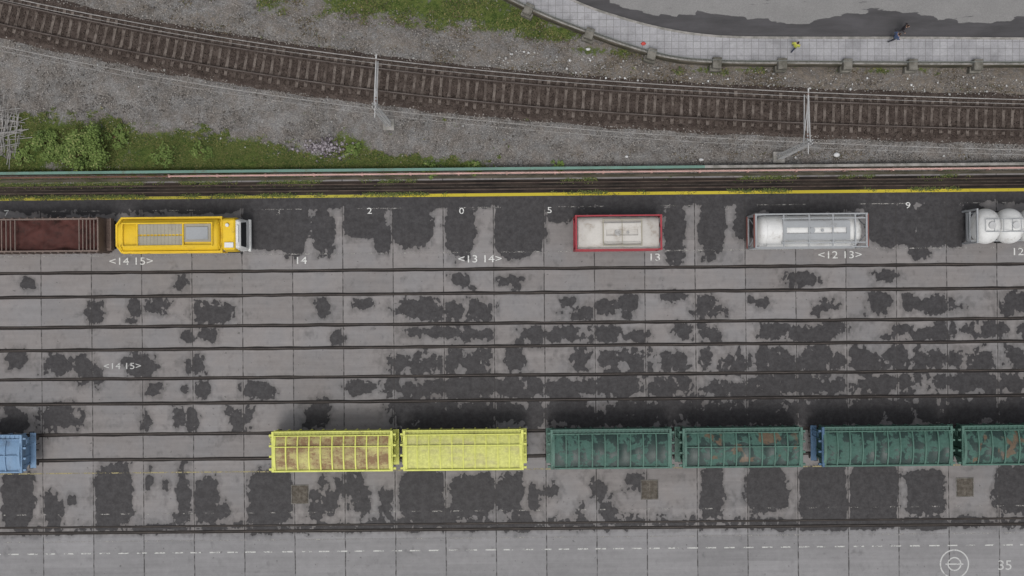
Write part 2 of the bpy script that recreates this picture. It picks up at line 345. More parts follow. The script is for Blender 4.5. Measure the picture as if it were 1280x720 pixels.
n_=26000; x=rng.uniform(-60,1340,n_); stones('ballast_stones',toW(x,cy(x)+rng.uniform(-27,27,n_),.135),.03,.065,stonemat('ballast_stone',(.022,.016,.013),(.11,.085,.07)))
n_=420; x=np.concatenate([rng.uniform(560,1280,n_-140),rng.uniform(0,1280,140)]); y=np.concatenate([cy(x[:n_-140])-rng.uniform(28,55,n_-140),rng.uniform(60,205,140)])
ok=(np.abs(y-cy(x))>28)&(y>40)&~((x>640)&(y<np.where(x<840,30+(x-690)*.36,88)))
stones('litter',toW(x[ok],y[ok],.1),.03,.13,stonemat('litter_white',(.25,.24,.22),(.6,.6,.6)),3)
stones('rubble_pile',np.stack([(rng.normal(408,13,380)-640)/S,(360-rng.normal(185,6,380))/S,np.full(380,.12)],-1),.04,.16,stonemat('rubble',(.04,.03,.035),(.33,.30,.32)),2)
g=G()
for i in range(80):
    x=random.uniform(-2,26); y=random.uniform(136,196); a=random.choice([0,math.pi/2,.2,1.4])+random.gauss(0,.15); l=random.uniform(.3,1.1); X_,Y_=P(x,y); z=random.uniform(.08,.4)
    g.tube((X_-l*math.cos(a),Y_-l*math.sin(a),z),(X_+l*math.cos(a),Y_+l*math.sin(a),z+random.uniform(-.1,.1)),.025,5)
g.mk('scrap_metal_pile',paint('weathered_scrap',(.27,.26,.25),(.1,.08,.065),.6))
sackm=paint('sack_plastic',(.5,.5,.5),amt=.3); redm=paint('red_plastic',(.45,.06,.05),amt=.3)
for (x,y,r,mm) in [(1045,194,.22,sackm),(876,200,.16,sackm),(735,62,.16,sackm),(1086,128,.09,sackm),(783,196,.11,sackm),(803,57,.17,redm)]:
    X_,Y_=P(x,y); z0=.08 if y!=57 else .52
    g=G(); prof=[]
    for i in range(9):
        t_=math.pi*i/8; prof.append((X_-math.cos(t_)*r,max(.01,r*.75*math.sin(t_)*random.uniform(.8,1.15))))
    g.lathe(prof,Y_,r*.35+z0,1,.7,10)
    g.v=[(a+random.gauss(0,r*.08),b+random.gauss(0,r*.08),c) for a,b,c in g.v]
    g.mk('rubbish_sack',mm,None,0,True)
# ---------------------------------------------------------------- curved railway
rx=np.arange(-700,1950,3.0); ry=cy(rx); wx=(rx-640)/S; wy=(360-ry)/S
tn=np.stack([np.gradient(wx),np.gradient(wy)],-1); tn/=np.linalg.norm(tn,axis=1)[:,None]; nm=np.stack([-tn[:,1],tn[:,0]],-1)
arc=np.concatenate([[0],np.cumsum(np.hypot(np.diff(wx),np.diff(wy)))])
def sweep(prof):
    n=len(prof); V=[];F=[]
    for i in range(0,len(wx),3):
        for o,z in prof: V.append((wx[i]+nm[i,0]*o,wy[i]+nm[i,1]*o,z))
    m=len(V)//n
    for j in range(m-1):
        for k in range(n): a=j*n+k;b=j*n+(k+1)%n; F.append((a,b,b+n,a+n))
    return V,F
rw=empty('railway_track')
V,F=sweep([(-1.95,-.1),(1.95,-.1),(1.5,.12),(-1.5,.12)]); mk('ballast_bed',V,F,M_ballast,rw)
for s_ in (-.76,.76):
    V,F=sweep([(s_-.07,.2),(s_+.07,.2),(s_+.02,.24),(s_+.036,.36),(s_-.036,.36),(s_-.02,.24)]); mk('rail',V,F,M_rail,rw)
    V,F=sweep([(s_-.03,.361),(s_+.03,.361),(s_+.025,.366),(s_-.025,.366)]); mk('rail_head',V,F,M_railtop,rw)
g=G(); g2=G()
for dd in np.arange(arc[0],arc[-1],.62):
    x=np.interp(dd,arc,wx);y=np.interp(dd,arc,wy);tx=np.interp(dd,arc,tn[:,0]);ty=np.interp(dd,arc,tn[:,1]);l=math.hypot(tx,ty);tx/=l;ty/=l
    ja=random.gauss(0,.012); tx,ty=tx*math.cos(ja)-ty*math.sin(ja),tx*math.sin(ja)+ty*math.cos(ja); nx,ny=-ty,tx
    def bx(G_,a0,a1,b0,b1,z0,z1):
        q=[(a0,b0),(a1,b0),(a1,b1),(a0,b1)]
        vv=[(x+tx*a+nx*b,y+ty*a+ny*b,z) for z in (z0,z1) for a,b in q]
        G_.add(vv,[(0,3,2,1),(4,5,6,7),(0,1,5,4),(1,2,6,5),(2,3,7,6),(3,0,4,7)])
    e1=1.28-random.random()*.2;e2=1.28-random.random()*.2
    bx(g,-.11,.11,-e1,-.45,.02,.19); bx(g,-.09,.09,-.45,.45,.02,.155); bx(g,-.11,.11,.45,e2,.02,.19)
    for s_ in (-.76,.76):
        bx(g2,-.06,.06,s_-.16,s_-.075,.19,.25); bx(g2,-.06,.06,s_+.075,s_+.16,.19,.25)
g.mk('sleepers',M_sleeper,rw); g2.mk('rail_clips',M_rail,rw)
# ---------------------------------------------------------------- catenary
M_wire=simple('overhead_wire',(.22,.21,.2),(.32,.31,.3),1,.6)
def mast(bx_,by_,ex,ey):
    X0,Y0=P(bx_,by_); X1,Y1=P(ex,ey); e=empty('catenary_mast',X0,Y0,0)
    dx,dy=X1-X0,Y1-Y0; L=math.hypot(dx,dy); ux,uy=dx/L,dy/L; vx,vy=-uy,ux
    g=G(); g.box(-.4,.4,-.4,.4,-.1,.2); g.mk('foundation',M_conc,e,.03)
    g=G()
    for sx in(-1,1):
        for sy in(-1,1): g.tube((sx*.16,sy*.16,.15),(sx*.11,sy*.11,8.1),.035,5)
    for i in range(16):
        z=.3+i*.48; s_=.16-.003*i
        g.tube((-s_,-s_,z),(s_,-s_,z+.48),.018,4); g.tube((s_,s_,z),(-s_,s_,z+.48),.018,4); g.tube((s_,-s_,z),(s_,s_,z+.48),.018,4); g.tube((-s_,s_,z),(-s_,-s_,z+.48),.018,4)
    g.mk('lattice_post',M_steel,e)
    g=G(); f=lambda t,z,o=0:(ux*t+vx*o,uy*t+vy*o,z)
    g.tube(f(0,7.4),f(L*1.02,7.4),.05,6); g.tube(f(0,8.0),f(L*.9,7.45),.035,6); g.tube(f(0,6.3),f(L*.75,7.35),.035,6); g.tube(f(0,6.6),f(L*.95,6.45),.03,6); g.tube(f(L*.95,6.45),f(L*.8,7.4),.02,5)
    g.tube(f(-.1,7.6),f(-.7,7.6),.03,5)
    g.mk('cantilever',M_steel,e)
    g=G()
    for t_ in (.35,.55,L*.9): g.lathe([(-.01,.03),(.0,.09),(.05,.09),(.06,.03)],0,0,1,1,8); g.v[-32:]=[(ux*t_+vx*b_+ux*a_,uy*t_+vy*b_+uy*a_,7.4+c_) for a_,b_,c_ in g.v[-32:]]
    g.mk('insulators',M_rust,e)
mast(486,156,487,98); mast(973,197,974,136); mast(1470,208,1470,150); mast(-30,62,-10,6)
g=G()
def wire(offpx,z,r):
    pr=None
    for i in range(0,len(rx),10):
        x=rx[i]; p=(*P(x,float(cy(x))+offpx),z)
        if pr: g.tube(pr,p,r,5)
        pr=p
wire(0,7.45,.028); wire(1,6.3,.016); wire(57,7.6,.02); wire(61,7.0,.012)
g.mk('overhead_wires',M_wire)
# ---------------------------------------------------------------- street, pavement, retaining wall
Sp=smooth_poly([(470,-170),(540,-75),(590,-28),(640,1),(690,24),(740,43),(790,60),(840,73),(900,78),(1000,79),(1150,80),(1300,80),(1600,80),(2600,80)],260)
Np=smooth_poly([(560,-170),(620,-85),(655,-38),(690,-10),(728,10),(775,26),(820,38),(865,46),(915,50),(1005,51),(1150,51),(1300,52),(1600,52),(2600,52)],260)
def W2(p): return np.stack([(p[:,0]-640)/S,(360-p[:,1])/S],-1)
Sw=W2(Sp);Nw=W2(Np)
def ribbon(A_,B_,z0):
    V=[(a[0],a[1],z0) for a in A_]+[(b[0],b[1],z0) for b in B_]; n=len(A_)
    return V,[(i,i+1,n+i+1,n+i) for i in range(n-1)]
def tiles():
    t=NT('pavement_slabs'); p=t.pos(); n=t.noise(p,.7,6,.65); n3=t.noise(p,12,4,.7)
    br=t.n('ShaderNodeTexBrick',{},Vector=p,Scale=1.0,Color1=(.295,.292,.30,1),Color2=(.265,.262,.272,1),Mortar=(.18,.175,.18,1),Mortar_Size=.02) 
    br.inputs['Brick Width'].default_value=.5; br.inputs['Row Height'].default_value=.5; br.offset=0
    col=t.mulv(br.outputs['Color'],t.lin(n,.3,.7,.72,1.2)); col=t.mulv(col,t.lin(n3,.3,.7,.85,1.15))
    col=t.mix(t.sm(n,.6,.72,0,.5),col,(.12,.115,.12))
    return t.fin(col,.75)
ZP=.55
V,F=ribbon(Sw,Nw,ZP); mk('pavement',V,F,tiles())
def roadm():
    t=NT('wet_asphalt'); p=t.pos(); n=t.noise(p,.5,6,.6); n2=t.noise(t.scale(p,.3,1.5,1),1.2,5,.6,.3); n3=t.noise(p,18,4,.7)
    w=t.sm(t.m('ADD',t.attr('wet'),t.m('MULTIPLY',t.m('SUBTRACT',n2,.5),1.3)),.46,.52)
    col=t.mulv(t.mix(n,(.155,.152,.15),(.225,.22,.215)),t.lin(n3,.3,.7,.8,1.2))
    col=t.mix(t.m('MULTIPLY',w,.9),col,t.mulv((.038,.036,.039),t.lin(n2,.3,.7,.7,1.5)))
    t.bump(n3,.3,.01); return t.fin(col,t.m('SUBTRACT',.9,t.m('MULTIPLY',w,.25)),0,.25)
V=[];F=[];wt=[]; rows_=[0,4,8,12,16,20,24,28,32,36,42,60,100,200,500,1000]
dirs=np.gradient(Nw,axis=0); dirs/=np.linalg.norm(dirs,axis=1)[:,None]; nn_=np.stack([-dirs[:,1],dirs[:,0]],-1)
for r in rows_:
    for i,q in enumerate(Nw):
        k=min(r,60); bx_=nn_[i]*(k/S)+np.array([0,(r-k)/S]); V.append((q[0]+bx_[0],q[1]+bx_[1],ZP-.13))
        px=q[0]*S+640; kk=27+6*math.sin(px*.03)+4*math.sin(px*.011+2); wt.append(.95 if r<kk-4 else (.55 if r<kk else .28))
n=len(Nw)
for j in range(len(rows_)-1):
    for i in range(n-1): F.append((j*n+i,j*n+i+1,(j+1)*n+i+1,(j+1)*n+i))
o=mk('street_road',V,F,roadm()); addattr(o,'wet',wt)
V=[];F=[];
for i,q in enumerate(Nw):
    a=q; b=q+nn_[i]*.16
    V+=[(a[0],a[1],ZP-.02),(a[0],a[1],ZP+.012),(b[0],b[1],ZP+.012),(b[0],b[1],ZP-.2)]
for i in range(n-1):
    for k in range(3): F.append((4*i+k,4*i+4+k,4*i+5+k,4*i+k+1))
mk('kerb',V,F,M_conc)
dS=np.gradient(Sw,axis=0); dS/=np.linalg.norm(dS,axis=1)[:,None]; nS=np.stack([-dS[:,1],dS[:,0]],-1)
wall=empty('retaining_wall')
def wallsweep(o0,o1,z0,z1):
    V=[];F=[]
    for i,q in enumerate(Sw):
        a=q+nS[i]*o0;b=q+nS[i]*o1; V+=[(a[0],a[1],z0),(b[0],b[1],z0),(b[0],b[1],z1),(a[0],a[1],z1)]
    for i in range(n-1):
        for k in range(4): F.append((4*i+k,4*i+(k+1)%4,4*i+4+(k+1)%4,4*i+4+k))
    return V,F
V,F=wallsweep(-.28,0,-.2,.72); mk('wall_body',V,F,M_mossc,wall)
V,F=wallsweep(-.2,-.1,.722,.78); mk('coping',V,F,M_conc,wall)
g=G();gr=G()
arcS=np.concatenate([[0],np.cumsum(np.hypot(*np.diff(Sw,axis=0).T))])
s0=np.interp((893-640)/S,Sw[:,0],arcS)
k=-9
while s0+k*4.47<arcS[-1]-1:
    s_=s0+k*4.47; k+=1
    if s_<0: continue
    x=np.interp(s_,arcS,Sw[:,0]);y=np.interp(s_,arcS,Sw[:,1]);dx=np.interp(s_,arcS,dS[:,0]);dy=np.interp(s_,arcS,dS[:,1]);l=math.hypot(dx,dy);dx/=l;dy/=l
    nx,ny=-dy,dx
    for(a0,a1,b0,b1,z1) in [(-.3,.3,-.62,.12,1.15),(-.4,.4,-.72,-.3,.6)]:
        q=[(a0,b0),(a1,b0),(a1,b1),(a0,b1)]
        g.add([(x+dx*a+nx*b,y+dy*a+ny*b,z) for z in(-.2,z1) for a,b in q],[(0,3,2,1),(4,5,6,7),(0,1,5,4),(1,2,6,5),(2,3,7,6),(3,0,4,7)])
g.mk('buttresses',simple('buttress_concrete',(.09,.085,.07),(.18,.17,.15),1.5),wall,.03)
prev=None
for i in range(0,n,2):
    q=Sw[i]-nS[i]*.14
    p=(q[0],q[1]); 
    if prev:
        gr.tube((*prev,1.5),(*p,1.5),.02,5); gr.tube((*prev,1.1),(*p,1.1),.015,5)
        L=math.hypot(p[0]-prev[0],p[1]-prev[1]); m_=max(1,int(L/.5))
        for j in range(m_): t_=j/m_; gr.tube((prev[0]+(p[0]-prev[0])*t_,prev[1]+(p[1]-prev[1])*t_,.75),(prev[0]+(p[0]-prev[0])*t_,prev[1]+(p[1]-prev[1])*t_,1.5),.012,4)
    prev=p
gr.mk('metal_fence',paint('fence_paint',(.16,.17,.16),amt=.5))
# ---------------------------------------------------------------- boundary strip
def ybox(G_,u0,u1,v0,v1,z0,z1):
    q=[YW(u0,v0),YW(u0,v1),YW(u1,v1),YW(u1,v0)]
    G_.add([(a,b,z) for z in(z0,z1) for a,b in q],[(0,3,2,1),(4,5,6,7),(0,1,5,4),(1,2,6,5),(2,3,7,6),(3,0,4,7)])
U0,U1=-900,2200
bw=empty('boundary_wall')
g=G(); ybox(g,U0,U1,210.8,213.8,-.2,.75); g.mk('wall_body',M_mossc,bw)
g=G(); ybox(g,U0,880,210.6,213.9,.752,.8); g.mk('teal_coping',paint('teal_paint',(.11,.20,.165),(.09,.09,.06),.6),bw)
g=G(); ybox(g,880,U1,210.6,213.9,.752,.8); g.mk('concrete_coping',M_conc,bw)
g=G(); a=YW(215,217.2); b=YW(2200,216.2); 
g.tube((*a,.55),(*b,.55),.065,10)
for u in range(215,2200,60): 
    c=YW(u,216.8); g.box(c[0]-.06,c[0]+.06,c[1]-.1,c[1]+.1,0,.5)
g.mk('pink_pipe',paint('faded_pink_paint',(.46,.29,.26),(.22,.16,.13),.65))
g=G(); a=YW(-900,216.8); b=YW(215,217.2); g.tube((*a,.5),(*b,.5),.06,10); g.mk('dark_pipe',M_rust)
g=G(); ybox(g,U0,U1,219,222.5,-.02,.06); g.mk('drain_ledge',M_mossc)
g=G(); ybox(g,U0,U1,224.5,241,.002,.006); g.mk('dark_trackbed',simple('oily_trackbed',(.012,.010,.009),(.036,.027,.022),1.2,stretch=(.3,2,1)))
sr=empty('siding_track')
g=G()
for v in (228.5,236.5): ybox(g,U0,U1,v-.7,v+.7,.006,.10)
g.mk('rails',simple('siding_rail',(.04,.026,.021),(.075,.055,.043),1,.6),sr)
g=G(); ybox(g,U0,U1,232.3,233,.006,.03); g.mk('guide_strip',simple('guide_steel',(.035,.028,.024),(.08,.066,.055)),sr)
def dashed(name,v,w,mat,on=0,off=0,z=.005,u0=-60,u1=1340,j=0):
    g=G(); u=u0
    while u<u1:
        e=u1 if not on else min(u+on,u1)
        st=u
        while st<e:
            en=min(st+60,e); q=[YW(st,v-w/2),YW(st,v+w/2),YW(en,v+w/2),YW(en,v-w/2)]; g.add([(a,b,z) for a,b in q],[(0,1,2,3)]); st=en
        if not on: break
        u=e+off+random.uniform(-j,j)
    return g.mk(name,mat)
dashed('yellow_edge_line',243.2,3.8,M_yel,u0=500,u1=2000,z=.01)
dashed('yellow_edge_line',243.2,3.4,worn('mossy_yellow_paint',(.33,.29,.04),.53,.8),u0=-600,u1=500,z=.01)
dashed('lane_marking',315,1.5,M_faint)
dashed('lane_marking',259,1.2,M_faint,on=60,off=66)
dashed('lane_marking',586.5,1.6,M_yelf)
dashed('lane_marking',638,1.4,M_faint,on=12,off=14)
dashed('lane_marking',687,1.5,M_white,on=13,off=10,j=1)
dashed('lane_marking',672,1.2,M_faint)
# ---------------------------------------------------------------- yard rails
for (va,vb) in [(336,366),(404,432.5),(469,500),(538.5,570)]:
    e=empty('yard_track'); gd=G();gk=G();gr_=G()
    for i,v in enumerate((va,vb)):
        s_=1 if i==0 else -1; w0=w1=2.3
        for u in range(U0,U1,20):
            w2=1.7+random.random()*1.0;w3=1.7+random.random()*1.0
            q=[YW(u,v-w0),YW(u,v+w1),YW(u+20,v+w3),YW(u+20,v-w2)]; gd.add([(a,b,.004) for a,b in q],[(0,1,2,3)]); w0,w1=w2,w3
        ybox(gk,U0,U1,v+s_*.9-.5,v+s_*.9+.5,.006,.009)
        ybox(gr_,U0,U1,v-.7 if s_>0 else v-.35,v+.35 if s_>0 else v+.7,.006,.02)
    gd.mk('groove_filler',M_dark,e); gk.mk('flangeway',M_black,e); gr_.mk('rails',M_yrail,e)
e=empty('crane_track'); gd=G();gr_=G()
ybox(gd,U0,U1,652.6,655.2,.001,.005); ybox(gd,U0,U1,659,663,.001,.005); ybox(gr_,U0,U1,653.6,654.3,.006,.03); ybox(gr_,U0,U1,660.6,661.4,.006,.03)
gd.mk('groove',M_dark,e); gr_.mk('rails',M_yrail,e)
for (x,y,w,h) in [(375,618,20,22),(812,612,20,23),(1206,609,20,22)]:
    X_,Y_=P(x,y); e=empty('drain_cover',X_,Y_,0,A); w/=2*S;h/=2*S
    g=G(); g.box(-w,w,-h,h,.002,.012); g.mk('pit',M_black,e)
    g=G(); t_=.06; g.box(-w-t_,w+t_,h,h+t_,.002,.03); g.box(-w-t_,w+t_,-h-t_,-h,.002,.03); g.box(-w-t_,-w,-h,h,.002,.03); g.box(w,w+t_,-h,h,.002,.03); g.mk('frame',simple('drain_frame',(.1,.095,.085),(.16,.15,.14)),e)
    g=G(); m_=14
    for i in range(m_): y0=-h+2*h*(i+.1)/m_; g.box(-w+.02,w-.02,y0,y0+2*h*.75/m_,.013,.026)
    g.box(-.03,.03,-h,h,.014,.028); g.mk('grating',simple('grate_iron',(.08,.068,.055),(.14,.125,.105),3),e)
# ---------------------------------------------------------------- painted writing
def text(s_,px,py,size,mat=M_white,rot=0,name='painted_number',sx=1.25):
    c=bpy.data.curves.new(name,'FONT'); c.body=s_; c.size=size; c.align_x='CENTER'; c.align_y='CENTER'; c.space_character=1.0
    o=bpy.data.objects.new(name,c); sc.collection.objects.link(o); c.materials.append(mat)
    X_,Y_=P(px,py); o.location=(X_,Y_,.011); o.rotation_euler=(0,0,A+rot); o.scale=(sx,1,1); return o
for s_,x,y in [('<14 15>',164,327),('14',376,326),('<13 14>',600,324),('13',818,322),('<12 13>',1050,319),('12',1272,315)]: text(s_,x,y,.72,M_txt)
for s_,x,y in [('7',8,267),('2',462,264),('0',577,264),('5',687,263),('9',1135,257)]: text(s_,x,y,.6,M_txt)
for s_,x,y in [('4',910,260),('3',348,266)]: text(s_,x,y,.55,M_faint)
text('<14 15>',153,458,.62,M_sym); text('13',604,452,.5,M_faint); text('14',376,455,.5,M_faint)
text('35',1256,707,.95,M_sym,sx=1.1)
X_,Y_=P(1193,705); e=empty('painted_road_symbol',X_,Y_,.006)
def ring(r0,r1,n_=40):
    V=[];F=[]
    for i in range(n_+1):
        a=2*math.pi*i/n_
        V+=[(r0*math.cos(a),r0*math.sin(a),0),(r1*math.cos(a),r1*math.sin(a),0)]
    for i in range(n_): F.append((2*i,2*i+1,2*i+3,2*i+2))
    return V,F
V,F=ring(.93,1.02); mk('ring',V,F,M_sym,e)
V,F=ring(.40,.49); mk('inner_ring',V,F,M_sym,e)
mk('bar',[(-.62,-.05,.001),(.62,-.05,.001),(.62,.04,.001),(-.62,.04,.001)],[(0,1,2,3)],M_sym,e)
# ---------------------------------------------------------------- wagons
def wheelset(e,xs_,r=.45):
    g=G()
    for x in xs_:
        for s_ in(-.82,.82):
            g.tube((x,s_-.06,r+.02),(x,s_+.06,r+.02),r,20); g.tube((x,s_,r+.02),(x,s_+.12*(1 if s_>0 else -1),r+.02),.12,10)
        g.tube((x,-.8,r+.02),(x,.8,r+.02),.08,8)
    g.mk('wheelsets',M_dsteel,e)
def buffers(e,L,mat):
    g=G()
    for sx in(-1,1):
        for sy in(-.87,.87):
            g.tube((sx*(L/2-.28),sy,1.0),(sx*(L/2+.02),sy,1.0),.09,10); g.tube((sx*(L/2+.02),sy,1.0),(sx*(L/2+.07),sy,1.0),.2,14)
        g.tube((sx*(L/2-.3),0,1.0),(sx*(L/2+.1),0,1.0),.06,8)
        g.tube((sx*(L/2-.1),.35,1.0),(sx*(L/2-.05),.4,.5),.03,6)
    g.mk('buffers_and_coupling',mat,e)
def hopper(name,px,Ll,W,H,mfr,mroof,mbody,mwalk,nb=10,vc=554.2,walk=.34,arch=.26,rid=(.0,),mrib=None,ribw=.045,ribh=.02,mend=None):
    k=CH/(CH-H); u=640+(px-640)/k; X_,Y_=YW(u,vc)
    mrib=mrib or mfr; mend=mend or mfr
    e=empty(name,X_,Y_,.012,A); L=Ll/S/k
    wheelset(e,[-L/2+2.0,L/2-2.0]); 
    g=G(); g.box(-L/2+.25,L/2-.25,-1.0,-.82,.85,1.1); g.box(-L/2+.25,L/2-.25,.82,1.0,.85,1.1); g.box(-L/2+.25,-L/2+.5,-1.25,1.25,.83,1.12); g.box(L/2-.5,L/2-.25,-1.25,1.25,.83,1.12)
    g.mk('underframe',M_dsteel,e,.01); buffers(e,L,M_dsteel)
    zt=H-arch-.05; hw=W/2-.07
    g=G(); g.prism([(-.75,1.15),(.75,1.15),(hw,1.75),(hw,zt-.06),(-hw,zt-.06),(-hw,1.75)],-L/2+.42,L/2-.42)
    g.mk('hopper_body',mbody,e,.015)
    g=G()
    for i in range(nb+1):
        x=-L/2+.45+(L-.9)*i/nb
        for s_ in(-1,1): g.box(x-.05,x+.05,s_*hw if s_>0 else -hw-.06,s_*hw+.06 if s_>0 else -hw,1.7,zt-.01)
    for s_ in(-1,1):
        for yy in(-.9,-.35,.35,.9): x=s_*(L/2-.42); g.box(min(x,x+s_*.07),max(x,x+s_*.07),yy-.04,yy+.04,1.2,zt-.01)
    g.mk('side_stanchions',mfr,e)
    y0=-W/2+.12; y1=W/2-walk
    yc=(y0+y1)/2; hw2=(y1-y0)/2
    zf=lambda y:zt+arch*(1-((y-yc)/hw2)**2)*.9
    V=[];F=[];m_=10
    xa=-L/2+.42
    step=(L-.84)/nb
    for i in range(nb):
        sag=random.uniform(.02,.09)
        for ii in range(5):
            x=xa+step*(i+ii/4)
            for j in range(m_+1):
                y=y0+(y1-y0)*j/m_; V.append((x,y,zf(y)-.07-sag*math.sin(math.pi*ii/4)*math.sin(math.pi*j/m_)+random.gauss(0,.006)))
        b=i*5*(m_+1)
        for ii in range(4):
            for j in range(m_): q=b+ii*(m_+1)+j; F.append((q,q+m_+1,q+m_+2,q+1))
    mk('roof_panels',V,F,mroof,e,0,True)
    g=G()
    for i in range(nb+1):
        x=xa+step*i+(random.gauss(0,.012) if 0<i<nb else 0); w=ribw if i not in(0,nb) else .09
        for j in range(m_):
            ya=y0+(y1-y0)*j/m_; yb=y0+(y1-y0)*(j+1)/m_; za,zb=zf(ya),zf(yb)
            g.add([(x-w,ya,za-.1),(x+w,ya,za-.1),(x+w,yb,zb-.1),(x-w,yb,zb-.1),(x-w,ya,za+ribh),(x+w,ya,za+ribh),(x+w,yb,zb+ribh),(x-w,yb,zb+ribh)],[(4,5,6,7),(0,4,7,3),(1,2,6,5),(0,1,5,4),(2,3,7,6)])
    g.mk('roof_ribs',mrib,e)
    g=G(); g.box(-L/2+.3,L/2-.3,-W/2,-W/2+.11,zt-.12,zt+.06); g.box(-L/2+.3,L/2-.3,y1,y1+.06,zt-.12,zt+.09)
    g.box(-L/2+.3,L/2-.3,W/2-.07,W/2,zt-.1,zt+.05)
    for r in rid: g.box(-L/2+.4,L/2-.4,yc+r-.03,yc+r+.03,zf(yc+r)-.02,zf(yc+r)+.05)
    g.mk('roof_frame',mfr,e,.008)
    for s_,me_ in((-1,mend),(1,mfr)):
        g=G(); xx=s_*(L/2-.32); g.box(xx-.08,xx+.08,-W/2+.005,W/2-.005,zt-.15,zt+.1)
        for yy in(-W/2+.15,-.35,.35,W/2-.3):
            x=s_*(L/2-.14); g.box(x-.10,x+.10,yy-.05,yy+.09,zt-.25,zt-.04)
        for yy in(.55,.95): g.tube((s_*(L/2-.1),yy,1.0),(s_*(L/2-.1),yy,zt),.025,6)
        for i in range(7): z=1.2+i*(zt-1.3)/7; g.tube((s_*(L/2-.1),.55,z),(s_*(L/2-.1),.95,z),.02,5)
        a_,b_=sorted((s_*(L/2-.4),s_*L/2)); g.box(a_,b_,-1.2,1.2,1.13,1.17)
        g.mk('end_platform_and_ladder',me_,e,.008)
    g=G(); nn2=nb*3; ww=L-.7
    for i in range(nn2):
        x=-ww/2+ww*i/nn2; g.box(x,x+ww/nn2*.62,y1+.065,W/2-.075,zt-.05,zt-.02)
    g.mk('walkway_grating',mwalk,e)
    return e,L,zt
lime=paint('lime_yellow_paint',(.53,.545,.13),(.24,.21,.085),.5,.55)
limeb=paint('lime_side_paint',(.36,.37,.10),(.14,.11,.05),.6,.6)
def creamroof(name,a0,a1,c0,c1,c2):
    t=NT(name); p=t.pos(); a=t.noise(t.scale(p,.45,1,1),1.0,6,.65); b=t.noise(p,5,5,.7)
    col=t.mix(t.sm(a,a0,a0+.15),c0,c1); col=t.mix(t.sm(t.m('ADD',t.m('MULTIPLY',a,.55),t.m('MULTIPLY',b,.45)),a1,a1+.08),col,c2)
    t.bump(b,.3,.02)
    return t.fin(t.mulv(col,t.lin(b,.3,.7,.78,1.22)),.8)
cream=creamroof('sand_stained_tarpaulin',.38,.48,(.42,.39,.16),(.31,.25,.125),(.19,.12,.065))
lroof=creamroof('pale_yellow_panel',.47,.58,(.47,.475,.155),(.41,.395,.17),(.31,.26,.13))
green=paint('dark_green_paint',(.038,.090,.072),(.025,.04,.034),.55,.5)
greenl=paint('green_edge_paint',(.062,.128,.102),(.035,.055,.045),.6,.5)
def gr2(name,th):
    t=NT(name); p=t.pos(); a=t.noise(p,.8,4,.5,.5); b=t.noise(p,6,5,.7); c=t.noise(p,1.5,4,.6,.3)
    col=t.mix(t.sm(c,.48,.52),(.040,.092,.074),(.015,.033,.029)); col=t.mix(t.sm(a,th,th-.05,0,.85),col,(.11,.072,.045))
    t.bump(b,.3,.02)
    return t.fin(t.mulv(col,t.lin(b,.3,.7,.75,1.25)),t.sm(c,.48,.52,.65,.4))
groof=gr2('green_roof_panel',.28); groof2=gr2('green_roof_rusted',.42)
blue=paint('faded_blue_paint',(.15,.24,.36),(.08,.1,.13),.5); blued=paint('blue_end_paint',(.05,.10,.17),(.05,.06,.07),.5)
hopper('hopper_wagon',412.5,161,2.72,3.2,lime,cream,limeb,limeb,10,rid=(.45,))
hopper('hopper_wagon',577,160,2.72,3.2,lime,lroof,limeb,limeb,10,rid=(.45,),ribw=.035)
gk_=dict(rid=(),mrib=greenl,ribw=.04,ribh=.04)
hopper('hopper_wagon',762.5,161,2.66,3.3,greenl,groof,green,green,9,**gk_)
hopper('hopper_wagon',927.5,160,2.66,3.3,greenl,groof2,green,green,9,rid=(.2,),mrib=greenl,ribw=.04,ribh=.04)
hopper('hopper_wagon',1109,173,2.66,3.3,greenl,groof,green,green,10,mend=blued,**gk_)
hopper('hopper_wagon',1282,168,2.66,3.3,greenl,groof2,green,green,9,**gk_)
hopper('hopper_wagon',1462,168,2.66,3.3,greenl,groof,green,green,9,**gk_)
hopper('hopper_wagon',-58,172,2.55,3.0,blue,blue,blue,blue,9,rid=(0,))
